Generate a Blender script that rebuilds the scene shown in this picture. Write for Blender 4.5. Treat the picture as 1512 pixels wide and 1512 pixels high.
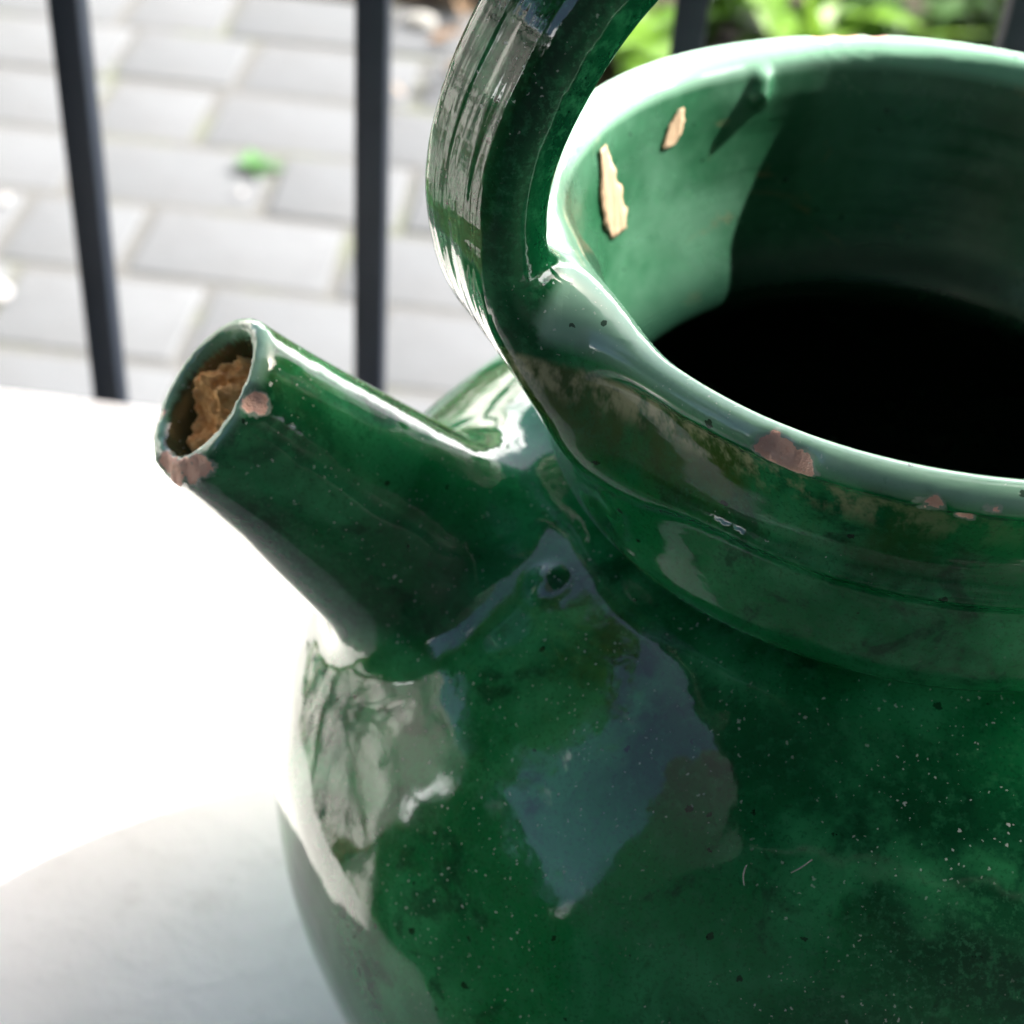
import bpy, bmesh, math, random
import numpy as np
from mathutils import Vector, Matrix, noise as mnoise

for o in list(bpy.data.objects): bpy.data.objects.remove(o)
SC = bpy.context.scene
COL = SC.collection
random.seed(7); rng = np.random.default_rng(7)
RIMZ = 1.0                      # height of the jug's rim above the pavement
TABLEZ = RIMZ - .235

# ---------------------------------------------------------------- camera
cd = bpy.data.cameras.new('camera'); cam = bpy.data.objects.new('camera', cd); COL.objects.link(cam)
rt = Vector((.99692934, .05001878, .06024953)); dn = Vector((.07830634, -.63679622, -.76704543)); fw = Vector((0, .76940801, -.63875763))
cam.matrix_world = Matrix(((rt.x, -dn.x, -fw.x, -.07071298), (rt.y, -dn.y, -fw.y, -.25913646), (rt.z, -dn.z, -fw.z, RIMZ + .1467251), (0, 0, 0, 1)))
cd.sensor_width = 36; cd.sensor_fit = 'HORIZONTAL'; cd.lens = 2548.965 / 1512 * 36
cd.clip_start = .01; cd.clip_end = 2000
cd.dof.use_dof = True; cd.dof.focus_distance = .252; cd.dof.aperture_fstop = 20
SC.camera = cam

# ---------------------------------------------------------------- sky and sun
SUN_AZ, SUN_EL = math.radians(24), math.radians(45)
W = bpy.data.worlds.new('World'); SC.world = W; W.use_nodes = True
wn = W.node_tree.nodes; wl = W.node_tree.links; wn.clear()
sky = wn.new('ShaderNodeTexSky'); sky.sky_type = 'NISHITA'; sky.sun_disc = False
sky.sun_elevation = SUN_EL; sky.sun_rotation = math.pi / 2 - SUN_AZ; sky.dust_density = 6.0; sky.air_density = .6; sky.ozone_density = .5
tc = wn.new('ShaderNodeTexCoord'); mp = wn.new('ShaderNodeMapping'); mp.inputs['Scale'].default_value = (1, 1, 2.6)
cn = wn.new('ShaderNodeTexNoise'); cn.inputs['Scale'].default_value = 2.1; cn.inputs['Detail'].default_value = 9; cn.inputs['Roughness'].default_value = .6
# cloud cover thickens towards the horizon
sx = wn.new('ShaderNodeSeparateXYZ'); wl.new(tc.outputs['Generated'], sx.inputs[0])
el = wn.new('ShaderNodeMapRange'); el.inputs['From Min'].default_value = 0; el.inputs['From Max'].default_value = .42; el.inputs['To Min'].default_value = .22; el.inputs['To Max'].default_value = -.16; wl.new(sx.outputs[2], el.inputs['Value'])
ad = wn.new('ShaderNodeMath'); ad.operation = 'ADD'; wl.new(cn.outputs['Fac'], ad.inputs[0]); wl.new(el.outputs[0], ad.inputs[1])
cr = wn.new('ShaderNodeValToRGB'); cr.color_ramp.elements[0].position = .50; cr.color_ramp.elements[1].position = .64
cm = wn.new('ShaderNodeMix'); cm.data_type = 'RGBA'; cm.inputs['B'].default_value = (24, 23.8, 23.4, 1)
bg = wn.new('ShaderNodeBackground'); bg.inputs['Strength'].default_value = .14; wo = wn.new('ShaderNodeOutputWorld')
wl.new(tc.outputs['Generated'], mp.inputs['Vector']); wl.new(mp.outputs['Vector'], cn.inputs['Vector']); wl.new(ad.outputs[0], cr.inputs['Fac'])
wl.new(cr.outputs['Color'], cm.inputs['Factor']); wl.new(sky.outputs['Color'], cm.inputs['A']); wl.new(cm.outputs['Result'], bg.inputs['Color']); wl.new(bg.outputs['Background'], wo.inputs['Surface'])
sd = bpy.data.lights.new('sun', 'SUN'); sd.energy = 5.0; sd.angle = math.radians(.5); sd.color = (1, .965, .91)
sun = bpy.data.objects.new('sun', sd); COL.objects.link(sun)
sv = Vector((math.cos(SUN_EL) * math.cos(SUN_AZ), math.cos(SUN_EL) * math.sin(SUN_AZ), math.sin(SUN_EL)))
sun.rotation_euler = (-sv).to_track_quat('-Z', 'Y').to_euler(); sun.location = (3, 1, 4)
SC.view_settings.view_transform = 'Standard'; SC.view_settings.look = 'None'; SC.view_settings.gamma = 1; SC.view_settings.use_curve_mapping = False
SC.view_settings.exposure = 1.65
SC.render.engine = 'CYCLES'; SC.cycles.use_denoising = True; SC.cycles.max_bounces = 6; SC.cycles.caustics_reflective = False; SC.cycles.caustics_refractive = False

# ---------------------------------------------------------------- helpers
TH = math.radians(-3.6)         # table, railing and paving share this direction
def RP(x, y): return (x * math.cos(TH) - y * math.sin(TH), x * math.sin(TH) + y * math.cos(TH))

class NT:
    """small node-tree writer"""
    def __init__(s, name):
        s.m = bpy.data.materials.new(name); s.m.use_nodes = True; s.t = s.m.node_tree; s.n = s.t.nodes; s.n.clear()
        s.out = s.n.new('ShaderNodeOutputMaterial'); s.b = s.n.new('ShaderNodeBsdfPrincipled'); s.t.links.new(s.b.outputs[0], s.out.inputs['Surface'])
        s.tc = s.n.new('ShaderNodeTexCoord'); s.P = s.tc.outputs['Object']
    def put(s, sock, v):
        if hasattr(v, 'links'): s.t.links.new(v, sock)
        elif isinstance(v, (tuple, list)) and len(v) == 3 and sock.type == 'RGBA': sock.default_value = (*v, 1)
        else: sock.default_value = v
    def math(s, op, a, b=0, c=None, clamp=False):
        q = s.n.new('ShaderNodeMath'); q.operation = op; q.use_clamp = clamp; s.put(q.inputs[0], a); s.put(q.inputs[1], b)
        if c is not None: s.put(q.inputs[2], c)
        return q.outputs[0]
    def mix(s, f, a, b):
        q = s.n.new('ShaderNodeMix'); q.data_type = 'RGBA'; s.put(q.inputs['Factor'], f); s.put(q.inputs['A'], a); s.put(q.inputs['B'], b); return q.outputs['Result']
    def noise(s, scale, detail=4, rough=.55, vec=None, dist=0):
        q = s.n.new('ShaderNodeTexNoise'); q.inputs['Scale'].default_value = scale; q.inputs['Detail'].default_value = detail; q.inputs['Roughness'].default_value = rough; q.inputs['Distortion'].default_value = dist
        s.put(q.inputs['Vector'], vec if vec is not None else s.P); return q.outputs['Fac']
    def vor(s, scale, vec=None, feature='F1'):
        q = s.n.new('ShaderNodeTexVoronoi'); q.feature = feature; q.inputs['Scale'].default_value = scale
        s.put(q.inputs['Vector'], vec if vec is not None else s.P); return q
    def mapping(s, scale, vec=None, rot=(0, 0, 0)):
        q = s.n.new('ShaderNodeMapping'); q.inputs['Scale'].default_value = scale; q.inputs['Rotation'].default_value = rot
        s.put(q.inputs['Vector'], vec if vec is not None else s.P); return q.outputs[0]
    def ss(s, v, lo, hi):
        q = s.n.new('ShaderNodeMapRange'); q.interpolation_type = 'SMOOTHSTEP'; s.put(q.inputs['Value'], v); q.inputs['From Min'].default_value = lo; q.inputs['From Max'].default_value = hi
        return q.outputs[0]
    def attr(s, name):
        q = s.n.new('ShaderNodeAttribute'); q.attribute_name = name; return q.outputs['Fac']
    def xyz(s, vec=None):
        q = s.n.new('ShaderNodeSeparateXYZ'); s.put(q.inputs[0], vec if vec is not None else s.P); return q.outputs
    def dist(s, p, vec=None):
        q = s.n.new('ShaderNodeVectorMath'); q.operation = 'DISTANCE'; s.put(q.inputs[0], vec if vec is not None else s.P); q.inputs[1].default_value = p; return q.outputs['Value']
    def bump(s, h, dist=1.0, strength=1.0, normal=None):
        q = s.n.new('ShaderNodeBump'); q.inputs['Distance'].default_value = dist; q.inputs['Strength'].default_value = strength; s.put(q.inputs['Height'], h)
        if normal is not None: s.put(q.inputs['Normal'], normal)
        return q.outputs[0]
    def rnd(s):
        q = s.n.new('ShaderNodeObjectInfo'); return q.outputs['Random']
    def set(s, **k):
        for a, v in k.items(): s.put(s.b.inputs[a.replace('_', ' ')], v)
        return s.m

def tag(o, label=None, cat=None, group=None, kind=None):
    if label: o['label'] = label
    if cat: o['category'] = cat
    if group: o['group'] = group
    if kind: o['kind'] = kind
    return o
def link(name, me, mat=None, parent=None, loc=(0, 0, 0), rot=(0, 0, 0)):
    o = bpy.data.objects.new(name, me); COL.objects.link(o); o.location = loc; o.rotation_euler = rot
    if mat and me and not me.materials: me.materials.append(mat)
    if parent: o.parent = parent
    return o
def empty(name, loc=(0, 0, 0), rz=0):
    o = bpy.data.objects.new(name, None); o.empty_display_size = .05; COL.objects.link(o); o.location = loc; o.rotation_euler = (0, 0, rz); return o
def mesh(name, v, f, smooth=True):
    me = bpy.data.meshes.new(name); me.from_pydata([tuple(map(float, p)) for p in v], [], [tuple(map(int, q)) for q in f]); me.update()
    if smooth: me.polygons.foreach_set('use_smooth', [True] * len(me.polygons))
    return me
def box_mesh(name, sx, sy, sz, bev=0.0, seg=2, jitter=0.0, z0=None):
    bm = bmesh.new(); bmesh.ops.create_cube(bm, size=1)
    for v in bm.verts:
        v.co = Vector((v.co.x * sx, v.co.y * sy, v.co.z * sz))
        if jitter: v.co += Vector((random.uniform(-1, 1), random.uniform(-1, 1), 0)) * jitter
    if z0 is not None: bmesh.ops.translate(bm, verts=bm.verts, vec=(0, 0, z0 + sz / 2))
    if bev: bmesh.ops.bevel(bm, geom=bm.edges[:], offset=bev, segments=seg, profile=.5, affect='EDGES')
    me = bpy.data.meshes.new(name); bm.to_mesh(me); bm.free()
    for p in me.polygons: p.use_smooth = True
    return me

# ---------------------------------------------------------------- materials of the setting
def m_paver():
    k = NT('paver'); r = k.rnd(); n1 = k.noise(14, 6, .65); n2 = k.noise(120, 3, .6); n3 = k.noise(4, 3)
    c = k.mix(r, (.098, .107, .116), (.108, .117, .126)); c = k.mix(k.math('MULTIPLY', k.ss(n1, .35, .75), .6), c, (.090, .096, .103)); c = k.mix(k.math('MULTIPLY', k.ss(n3, .5, .8), .4), c, (.111, .115, .118))
    c = k.mix(k.math('MULTIPLY', k.ss(n2, .58, .75), .35), c, (.15, .15, .145))
    h = k.math('ADD', k.math('MULTIPLY', n2, .0012), k.math('MULTIPLY', n1, .003))
    return k.set(Base_Color=c, Roughness=.88, Normal=k.bump(h))
def m_joint():
    k = NT('joint_sand'); n = k.noise(30, 6, .7); n2 = k.noise(6, 3)
    c = k.mix(n, (.080, .083, .082), (.100, .102, .100)); c = k.mix(k.ss(n2, .5, .68), c, (.095, .106, .078))
    return k.set(Base_Color=c, Roughness=.95, Normal=k.bump(n, .004))
def m_plain(name, col, rough=.6, nscale=20, var=.2, metal=0, bump=0, spec=.5):
    k = NT(name); n = k.noise(nscale, 5, .6); c = k.mix(n, tuple(x * (1 - var) for x in col), tuple(min(1, x * (1 + var)) for x in col))
    kw = dict(Base_Color=c, Roughness=rough, Metallic=metal, Specular_IOR_Level=spec)
    if bump: kw['Normal'] = k.bump(n, bump)
    return k.set(**kw)
def m_table():
    k = NT('white_table_paint'); n = k.noise(9, 5, .6); n2 = k.noise(60, 4, .65); n3 = k.noise(300, 2)
    c = k.mix(k.ss(n, .4, .7), (.92, .905, .88), (.86, .84, .80)); c = k.mix(k.math('MULTIPLY', k.ss(n2, .56, .72), .4), c, (.70, .68, .64)); c = k.mix(k.math('MULTIPLY', k.ss(k.noise(420, 3, .7), .6, .75), .3), c, (.6, .57, .52))
    return k.set(Base_Color=c, Roughness=k.math('MULTIPLY_ADD', n, .25, .35), Normal=k.bump(k.math('MULTIPLY_ADD', n3, .25, n2), .0006))
def m_leaf(name, a, b, vein):
    k = NT(name); r = k.rnd(); n = k.noise(25, 4); x = k.xyz()
    c = k.mix(k.math('MULTIPLY_ADD', r, .7, k.math('MULTIPLY', n, .3)), a, b)
    mid = k.math('SUBTRACT', 1, k.ss(k.math('ABSOLUTE', x[0]), .0, .004)); c = k.mix(k.math('MULTIPLY', mid, .6), c, vein)
    m = k.set(Base_Color=c, Roughness=.42)
    tr = k.n.new('ShaderNodeBsdfTranslucent'); k.put(tr.inputs['Color'], k.mix(.5, c, (.16, .30, .03))); ms = k.n.new('ShaderNodeMixShader'); ms.inputs[0].default_value = .35
    k.t.links.new(k.b.outputs[0], ms.inputs[1]); k.t.links.new(tr.outputs[0], ms.inputs[2]); k.t.links.new(ms.outputs[0], k.out.inputs['Surface']); return m
M = dict(paver=m_paver(), joint=m_joint(), table=m_table(),
         iron=m_plain('dark_painted_iron', (.007, .011, .019), .55, 60, .25, 0, .0004, .2),
         soil=m_plain('garden_soil', (.045, .032, .022), .95, 22, .5, 0, .02),
         lawn=m_plain('far_lawn', (.07, .11, .04), .9, 3, .4),
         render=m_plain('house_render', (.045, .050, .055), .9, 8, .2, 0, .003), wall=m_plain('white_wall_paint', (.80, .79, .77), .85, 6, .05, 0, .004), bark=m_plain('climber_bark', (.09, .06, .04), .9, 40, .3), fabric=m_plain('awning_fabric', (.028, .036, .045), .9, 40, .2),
         grey=m_plain('grey_metal', (.2, .2, .2), .4, 30, .1, .6), wood=m_plain('door_wood', (.035, .04, .045), .6, 12, .3),
         stem=m_plain('plant_stem', (.07, .12, .03), .6, 30, .3),
         leaf_dark=m_leaf('dark_leaf', (.025, .075, .02), (.06, .14, .035), (.10, .17, .06)), leaf_pale=m_leaf('pale_leaf', (.13, .26, .10), (.20, .36, .16), (.22, .34, .16)),
         leaf_lime=m_leaf('lime_leaf', (.10, .24, .02), (.17, .32, .03), (.25, .38, .10)), weed=m_leaf('weed_leaf', (.07, .20, .06), (.11, .27, .10), (.15, .3, .12)),
         petal=m_plain('white_petal', (.34, .34, .34), .6, 60, .06), pebble=m_plain('pale_pebble', (.30, .30, .28), .7, 40, .12, 0, .002),
         dry=m_plain('dry_leaf', (.16, .10, .055), .7, 40, .35), dry2=m_plain('tan_dry_leaf', (.26, .20, .14), .7, 40, .25))

# ---------------------------------------------------------------- ground, paving, bed
g = link('ground', mesh('ground', [(-600, -600, -.03), (600, -600, -.03), (600, 600, -.03), (-600, 600, -.03)], [(0, 1, 2, 3)]), M['lawn']); tag(g, kind='structure')
BEDY = 2.335
def rquad(x0, x1, y0, y1, z): return [(*RP(x0, y0), z), (*RP(x1, y0), z), (*RP(x1, y1), z), (*RP(x0, y1), z)]
pv = link('pavement', mesh('pavement', rquad(-1.35, 6, -4.5, BEDY, -.003), [(0, 1, 2, 3)]), M['joint']); tag(pv, kind='structure')
LEN = [.16, .185, .21, .24, .26]
lib = [[box_mesh('paver', L - .014, .170 - .014, .06, .006, 2, .003, z0=-.06) for _ in range(3)] for L in LEN]
fixed = {7: -.547, 8: -.666, 10: -.657, 11: -.83}                        # joints seen in the photograph, by row
rows = []; far_v = []; far_f = []
Y0 = 1.475 - 8 * .17
npv = 0
for r in range(-20, 13):
    yc = Y0 + (r + .5) * .17
    x = -1.3 + rng.uniform(0, .04)
    seq = []
    while x < 3.0:
        k = int(rng.integers(0, 5)); seq.append((x, k)); x += LEN[k]
    if r in fixed:                                                        # slide the course so that a joint falls where it does
        d = min((fixed[r] - s[0] for s in seq), key=abs); seq = [(a + d, k) for a, k in seq]
    for xs, k in seq:
        cx = xs + LEN[k] / 2; px, py = RP(cx, yc); dz = rng.uniform(-.002, .002); me = lib[k][int(rng.integers(0, 3))]
        rz = TH + rng.uniform(-.012, .012)
        if cx > -.27 and yc > 2.04: continue                              # the bed comes forward here
        if -1.35 < cx < .75 and 0.55 < yc:
            o = link('paver', me, M['paver'], pv, (px, py, dz), (rng.uniform(-.008, .008), rng.uniform(-.008, .008), rz)); npv += 1
        else:
            b = len(far_v); c, s = math.cos(rz), math.sin(rz)
            far_v += [(px + v.co.x * c - v.co.y * s, py + v.co.x * s + v.co.y * c, dz + v.co.z) for v in me.vertices]
            far_f += [tuple(b + i for i in p.vertices) for p in me.polygons]
o = link('outer_pavers', mesh('outer_pavers', far_v, far_f), M['paver'], pv); tag(o, kind='stuff')

def grid_sheet(name, x0, x1, y0, y1, nx, ny, zf):
    v = []; f = []
    for j in range(ny + 1):
        for i in range(nx + 1):
            x = x0 + (x1 - x0) * i / nx; y = y0 + (y1 - y0) * j / ny; v.append((*RP(x, y), zf(x, y)))
    for j in range(ny):
        for i in range(nx): a = j * (nx + 1) + i; f.append((a, a + 1, a + nx + 2, a + nx + 1))
    return mesh(name, v, f)
BEDN = 1.99
bed2 = link('flower_bed', grid_sheet('flower_bed', -.29, 6, BEDN, BEDY + .02, 120, 12, lambda x, y: .004 + .02 * min(1, (y - BEDN) * 6) + .02 * mnoise.noise((x * 6, y * 6, 0)) + .012 * mnoise.noise((x * 23, y * 23, 3))), M['soil']); tag(bed2, kind='structure')
bed = link('flower_bed', grid_sheet('flower_bed', -6, 6, BEDY + .01, 5.5, 240, 64, lambda x, y: -.005 + .03 * min(1, (y - BEDY) * 4) + .025 * mnoise.noise((x * 6, y * 6, 0)) + .012 * mnoise.noise((x * 23, y * 23, 3))), M['soil'])
tag(bed, kind='structure')

# ---- jug shape: a signed distance field (rim centre at the origin, metres) ----
def catmull(pts, n=6):
    P = [np.array(p, float) for p in pts]; out = []
    for i in range(len(P) - 1):
        a = P[max(i - 1, 0)]; b = P[i]; c = P[i + 1]; d = P[min(i + 2, len(P) - 1)]
        for k in range(n):
            t = k / n
            out.append(.5 * (2 * b + (c - a) * t + (2 * a - 5 * b + 4 * c - d) * t * t + (3 * b - a - 3 * c + d) * t ** 3))
    out.append(P[-1]); return np.array(out)

OUTER = catmull([(.070, -.2348), (.0765, -.2325), (.085, -.219), (.098, -.195), (.110, -.166), (.1165, -.143),
                 (.1180, -.125), (.1155, -.106), (.1075, -.0875), (.095, -.0705), (.081, -.0578), (.070, -.0508), (.0640, -.0488),
                 (.0594, -.0468), (.0644, -.0440), (.0663, -.0398), (.0662, -.0275), (.0664, -.0248), (.0683, -.0225),
                 (.0669, -.0200), (.0675, -.0150), (.0692, -.0085), (.0703, -.0052)])
RIM = catmull([(.0713, -.0036), (.0729, -.0020), (.0729, .0002), (.0713, .0017), (.0694, .0018), (.0676, .0008), (.0664, -.0010), (.0657, -.0040)])
INNER = catmull([(.0650, -.0075), (.0635, -.0200), (.0602, -.0350), (.0556, -.0445), (.0562, -.0490), (.0620, -.0542), (.076, -.0610), (.090, -.0745),
                 (.1020, -.0910), (.1105, -.1100), (.1125, -.1260), (.1110, -.1430), (.1045, -.1650), (.0930, -.1930), (.0790, -.2160), (.066, -.2285), (.055, -.2300)])
PROFILE = np.vstack([[(0, -.2348)], OUTER, RIM, INNER, [(0, -.2300)]])

def poly_sdf(P, gx, gz):
    X, Z = np.meshgrid(gx, gz, indexing='ij')
    best = np.full(X.shape, 1e9, np.float32); ins = np.zeros(X.shape, bool)
    n = len(P)
    for i in range(n):
        a = P[i]; b = P[(i + 1) % n]
        e = b - a; L = max(e @ e, 1e-14)
        t = np.clip(((X - a[0]) * e[0] + (Z - a[1]) * e[1]) / L, 0, 1)
        dx = X - a[0] - t * e[0]; dz = Z - a[1] - t * e[1]
        best = np.minimum(best, dx * dx + dz * dz)
        if a[1] != b[1]:
            c = ((a[1] > Z) != (b[1] > Z)) & (X < (b[0] - a[0]) * (Z - a[1]) / (b[1] - a[1]) + a[0])
            ins ^= c
    d = np.sqrt(best)
    return np.where(ins, -d, d).astype(np.float32)

GS = .0005
GX = np.arange(0, .19, GS); GZ = np.arange(-.26, .12, GS)
LATHE = poly_sdf(PROFILE, GX, GZ)

def bil(F, u, v):
    u = np.clip(u, 0, F.shape[0] - 1.001); v = np.clip(v, 0, F.shape[1] - 1.001)
    i = u.astype(np.int32); j = v.astype(np.int32); fu = (u - i).astype(np.float32); fv = (v - j).astype(np.float32)
    return (F[i, j] * (1 - fu) + F[i + 1, j] * fu) * (1 - fv) + (F[i, j + 1] * (1 - fu) + F[i + 1, j + 1] * fu) * fv

def smin(a, b, k):
    h = np.maximum(k - np.abs(a - b), 0) / k
    return np.minimum(a, b) - h * h * k * .25

def d_lathe(x, y, z):
    az = np.arctan2(y, x)
    w = .00045 * np.sin(2 * az + .8) + .00035 * np.sin(3 * az + z * 22 + 2) + .0002 * np.sin(7 * az + 31 * z) * np.sin(47 * z + 1)
    zz = z - (.0011 * (1 + np.sin(az)) + .0004 * np.sin(3 * az - .6)) * np.clip((z + .05) / .04, 0, 1)
    return bil(LATHE, (np.hypot(x, y) + w) / GS, (zz + .26) / GS)

# spout frame
SA, SE = math.radians(10.54), math.radians(44.0)
SH = np.array([-math.cos(SA), -math.sin(SA), 0.]); SD = SH * math.cos(SE) + np.array([0, 0, math.sin(SE)])
S0 = np.array([0, 0, -.1505]); ST = .1760
SE1 = np.array([SH[1], -SH[0], 0.]); SE2 = np.cross(SD, SE1)
SPR_T = np.array([.06, .095, .103, .110, .118, .126, .135, .145, .154, .164, .172, .180])
SPR_R = np.array([.0275, .0265, .0252, .0242, .0232, .0220, .0204, .0188, .0174, .0161, .0154, .0151])

def spout_coords(x, y, z):
    t = x * SD[0] + y * SD[1] + (z - S0[2]) * SD[2]
    u = x * SE1[0] + y * SE1[1]; v = x * SE2[0] + y * SE2[1] + (z - S0[2]) * SE2[2]
    return t, u, v

def spout_R(t):
    return sum(np.interp(t + o, SPR_T, SPR_R) for o in (-.006, -.003, 0, .003, .006)) / 5

def d_spout(x, y, z):
    t, u, v = spout_coords(x, y, z)
    ang = np.arctan2(v, u)
    r = np.hypot(u, v) * (1 + .012 * np.sin(2 * ang + .5) + .008 * np.sin(3 * ang + 90 * t))
    dr = (r - spout_R(t)) * .95; dc = t - ST - .0012 * np.sin(ang + 2.2); rr = .0019
    a = dr + rr; b = dc + rr
    d = np.hypot(np.maximum(a, 0), np.maximum(b, 0)) + np.minimum(np.maximum(a, b), 0) - rr
    return np.maximum(d, .092 - t)

def d_bore(x, y, z):
    t, u, v = spout_coords(x, y, z)
    r = np.hypot(u, v)
    R = .0108 + .0020 * np.clip((t - ST + .006) / .007, 0, 1.2) ** 2
    return np.maximum(r - R, .100 - t)

# handle: a strap arched over the mouth, in the plane at azimuth HA
HA = math.radians(20.0); HC, HS = math.cos(HA), math.sin(HA)
_left = [(-.0600, -.0190), (-.0665, -.0150), (-.0752, -.0070), (-.0815, .0030), (-.0831, .0125), (-.0826, .0240), (-.0795, .0360), (-.0730, .0480), (-.0620, .0600), (-.0450, .0710), (-.0240, .0785), (0, .0810)]
HPATH = catmull(_left + [(-a, b) for a, b in _left[-2::-1]], 5)
HSEG = np.linalg.norm(np.diff(HPATH, axis=0), axis=1); HLEN = np.r_[0, np.cumsum(HSEG)]; HTOT = HLEN[-1]
HX = np.arange(-.13, .13, GS); HZ = np.arange(-.07, .12, GS)
def _handle_field():
    X, Z = np.meshgrid(HX, HZ, indexing='ij'); best = np.full(X.shape, 1e9); s = np.zeros(X.shape); sg = np.zeros(X.shape)
    for i in range(len(HPATH) - 1):
        a = HPATH[i]; e = HPATH[i + 1] - a; L = e @ e
        t = np.clip(((X - a[0]) * e[0] + (Z - a[1]) * e[1]) / L, 0, 1)
        dx = X - a[0] - t * e[0]; dz = Z - a[1] - t * e[1]; d = dx * dx + dz * dz
        m = d < best; best[m] = d[m]; s[m] = (HLEN[i] + t * HSEG[i])[m]; sg[m] = (e[0] * dz - e[1] * dx)[m]
    return (np.sqrt(best) * np.where(sg > 0, 1, -1)).astype(np.float32), s.astype(np.float32)
HD, HSL = _handle_field()

def handle_coords(x, y, z):
    p = x * HC + y * HS; q = -x * HS + y * HC
    u = (p - HX[0]) / GS; v = (z - HZ[0]) / GS
    return bil(HD, u, v), q, bil(HSL, u, v)

def d_handle(x, y, z):
    d2, q, s = handle_coords(x, y, z)
    e = np.minimum(s, HTOT - s)                      # distance from the nearer root
    k = np.clip(1 - e / .036, 0, 1)
    a = .0060 + .0022 * k * k + .0009 * np.clip((e - .05) / .05, 0, 1)
    b = .0110 + .0120 * k ** 1.5
    r = .0054
    ph = .36 * np.clip((e - .012) / .03, 0, 1); cp = np.cos(ph); sn = np.sin(ph)          # the strap is twisted a little on its way up
    dd = d2 * cp - q * sn; q = q * cp + d2 * sn; dd = dd - .0004 * np.sin(s * 160)
    qx = np.abs(dd) - (a - r) - .0010 * np.clip(1 - (q / .012) ** 2, 0, 1) * 0; qy = np.abs(q) - (b - r)
    d = np.hypot(np.maximum(qx, 0), np.maximum(qy, 0)) + np.minimum(np.maximum(qx, qy), 0) - r
    return -smin(-d, -np.minimum(.0650 + .05 * z - np.hypot(x, y), -.010 - z), .008)      # never through to the inside of the neck

def HK(z): return .017 - .009 * np.clip((z - .002) / .022, 0, 1)
# chips in the glaze: where (rim centre = origin), radius; and the lumps
CHIPS = [((-.0345, -.0642, -.0004), .0028), ((-.0318, -.0658, -.0012), .0028), ((-.0333, -.0648, .0002), .0022), ((-.0125, -.0716, -.0022), .0022), ((-.0140, -.0715, -.0018), .0014), ((-.0074, -.0707, -.0040), .0010), ((-.0046, -.0731, -.0009), .0008),
         ((-.0170, .0700, .0040), .0028), ((-.0120, .0710, .0042), .0028), ((-.0060, .0715, .0042), .0022),
         ((-.1137, -.0326, -.0229), .0021), ((-.1232, -.0377, -.0328), .0024), ((-.1255, -.0368, -.0352), .0026), ((-.1287, -.0346, -.0373), .0030), ((-.1303, -.0310, -.0385), .0022), ((-.1333, -.0190, -.0368), .0010)]
def _chip_balls():
    out = []
    for (x, y, z), r in CHIPS:
        if x < -.1:
            p = np.array([x, y, z]); t = (p - S0) @ SD; n = p - S0 - t * SD; n /= np.linalg.norm(n); n = n + SD * (.8 if t > ST - .004 else 0)
        else: n = np.array([x, y, 0]) / math.hypot(x, y) + np.array([0, 0, .5 if z > -.0015 else -.3])
        n /= np.linalg.norm(n); R = r * 1.7; d = min(.0014, r * .5); c = np.array([x, y, z]) + n * (R - d); out.append((*c, R, -1))
    return out
BUMPS = _chip_balls() + [(-.0637, -.0362, -.0537, .0022, .0030), (-.0284, .0580, -.0048, .0020, .0018), (-.0282, .0592, -.0020, .0014, .002)]   # (x, y, z, radius, grow)  grow>0 lump, <0 chip
def d_jug(x, y, z):
    d = d_lathe(x, y, z)
    d = smin(d, d_handle(x, y, z), HK(z))
    d = smin(d, d_spout(x, y, z), .009)
    d = np.maximum(d, -d_bore(x, y, z))
    for bx, by, bz, br, g in BUMPS:
        s = np.sqrt((x - bx) ** 2 + (y - by) ** 2 + (z - bz) ** 2) - br
        d = smin(d, s, g) if g > 0 else np.maximum(d, -s)
    return d
# ---- end of jug shape ----

FIBRES = [((-.0232, -.0866, -.0646), (-.0200, -.0848, -.0632), (-.16, -.65, .74), .0001, 'tiny pale lint fibre on the dark front of the jug'), ((-.0300, -.0855, -.0650), (-.0302, -.0880, -.0668), (-.2, -.65, .73), .0003, 'shorter pale lint fibre left of the other one on the jug')]
AWN = (-1.95, 3.0, 2.595, 3.0, 2.62)     # added canopy: left, right, reach, height at the wall, height at the front bar

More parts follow.
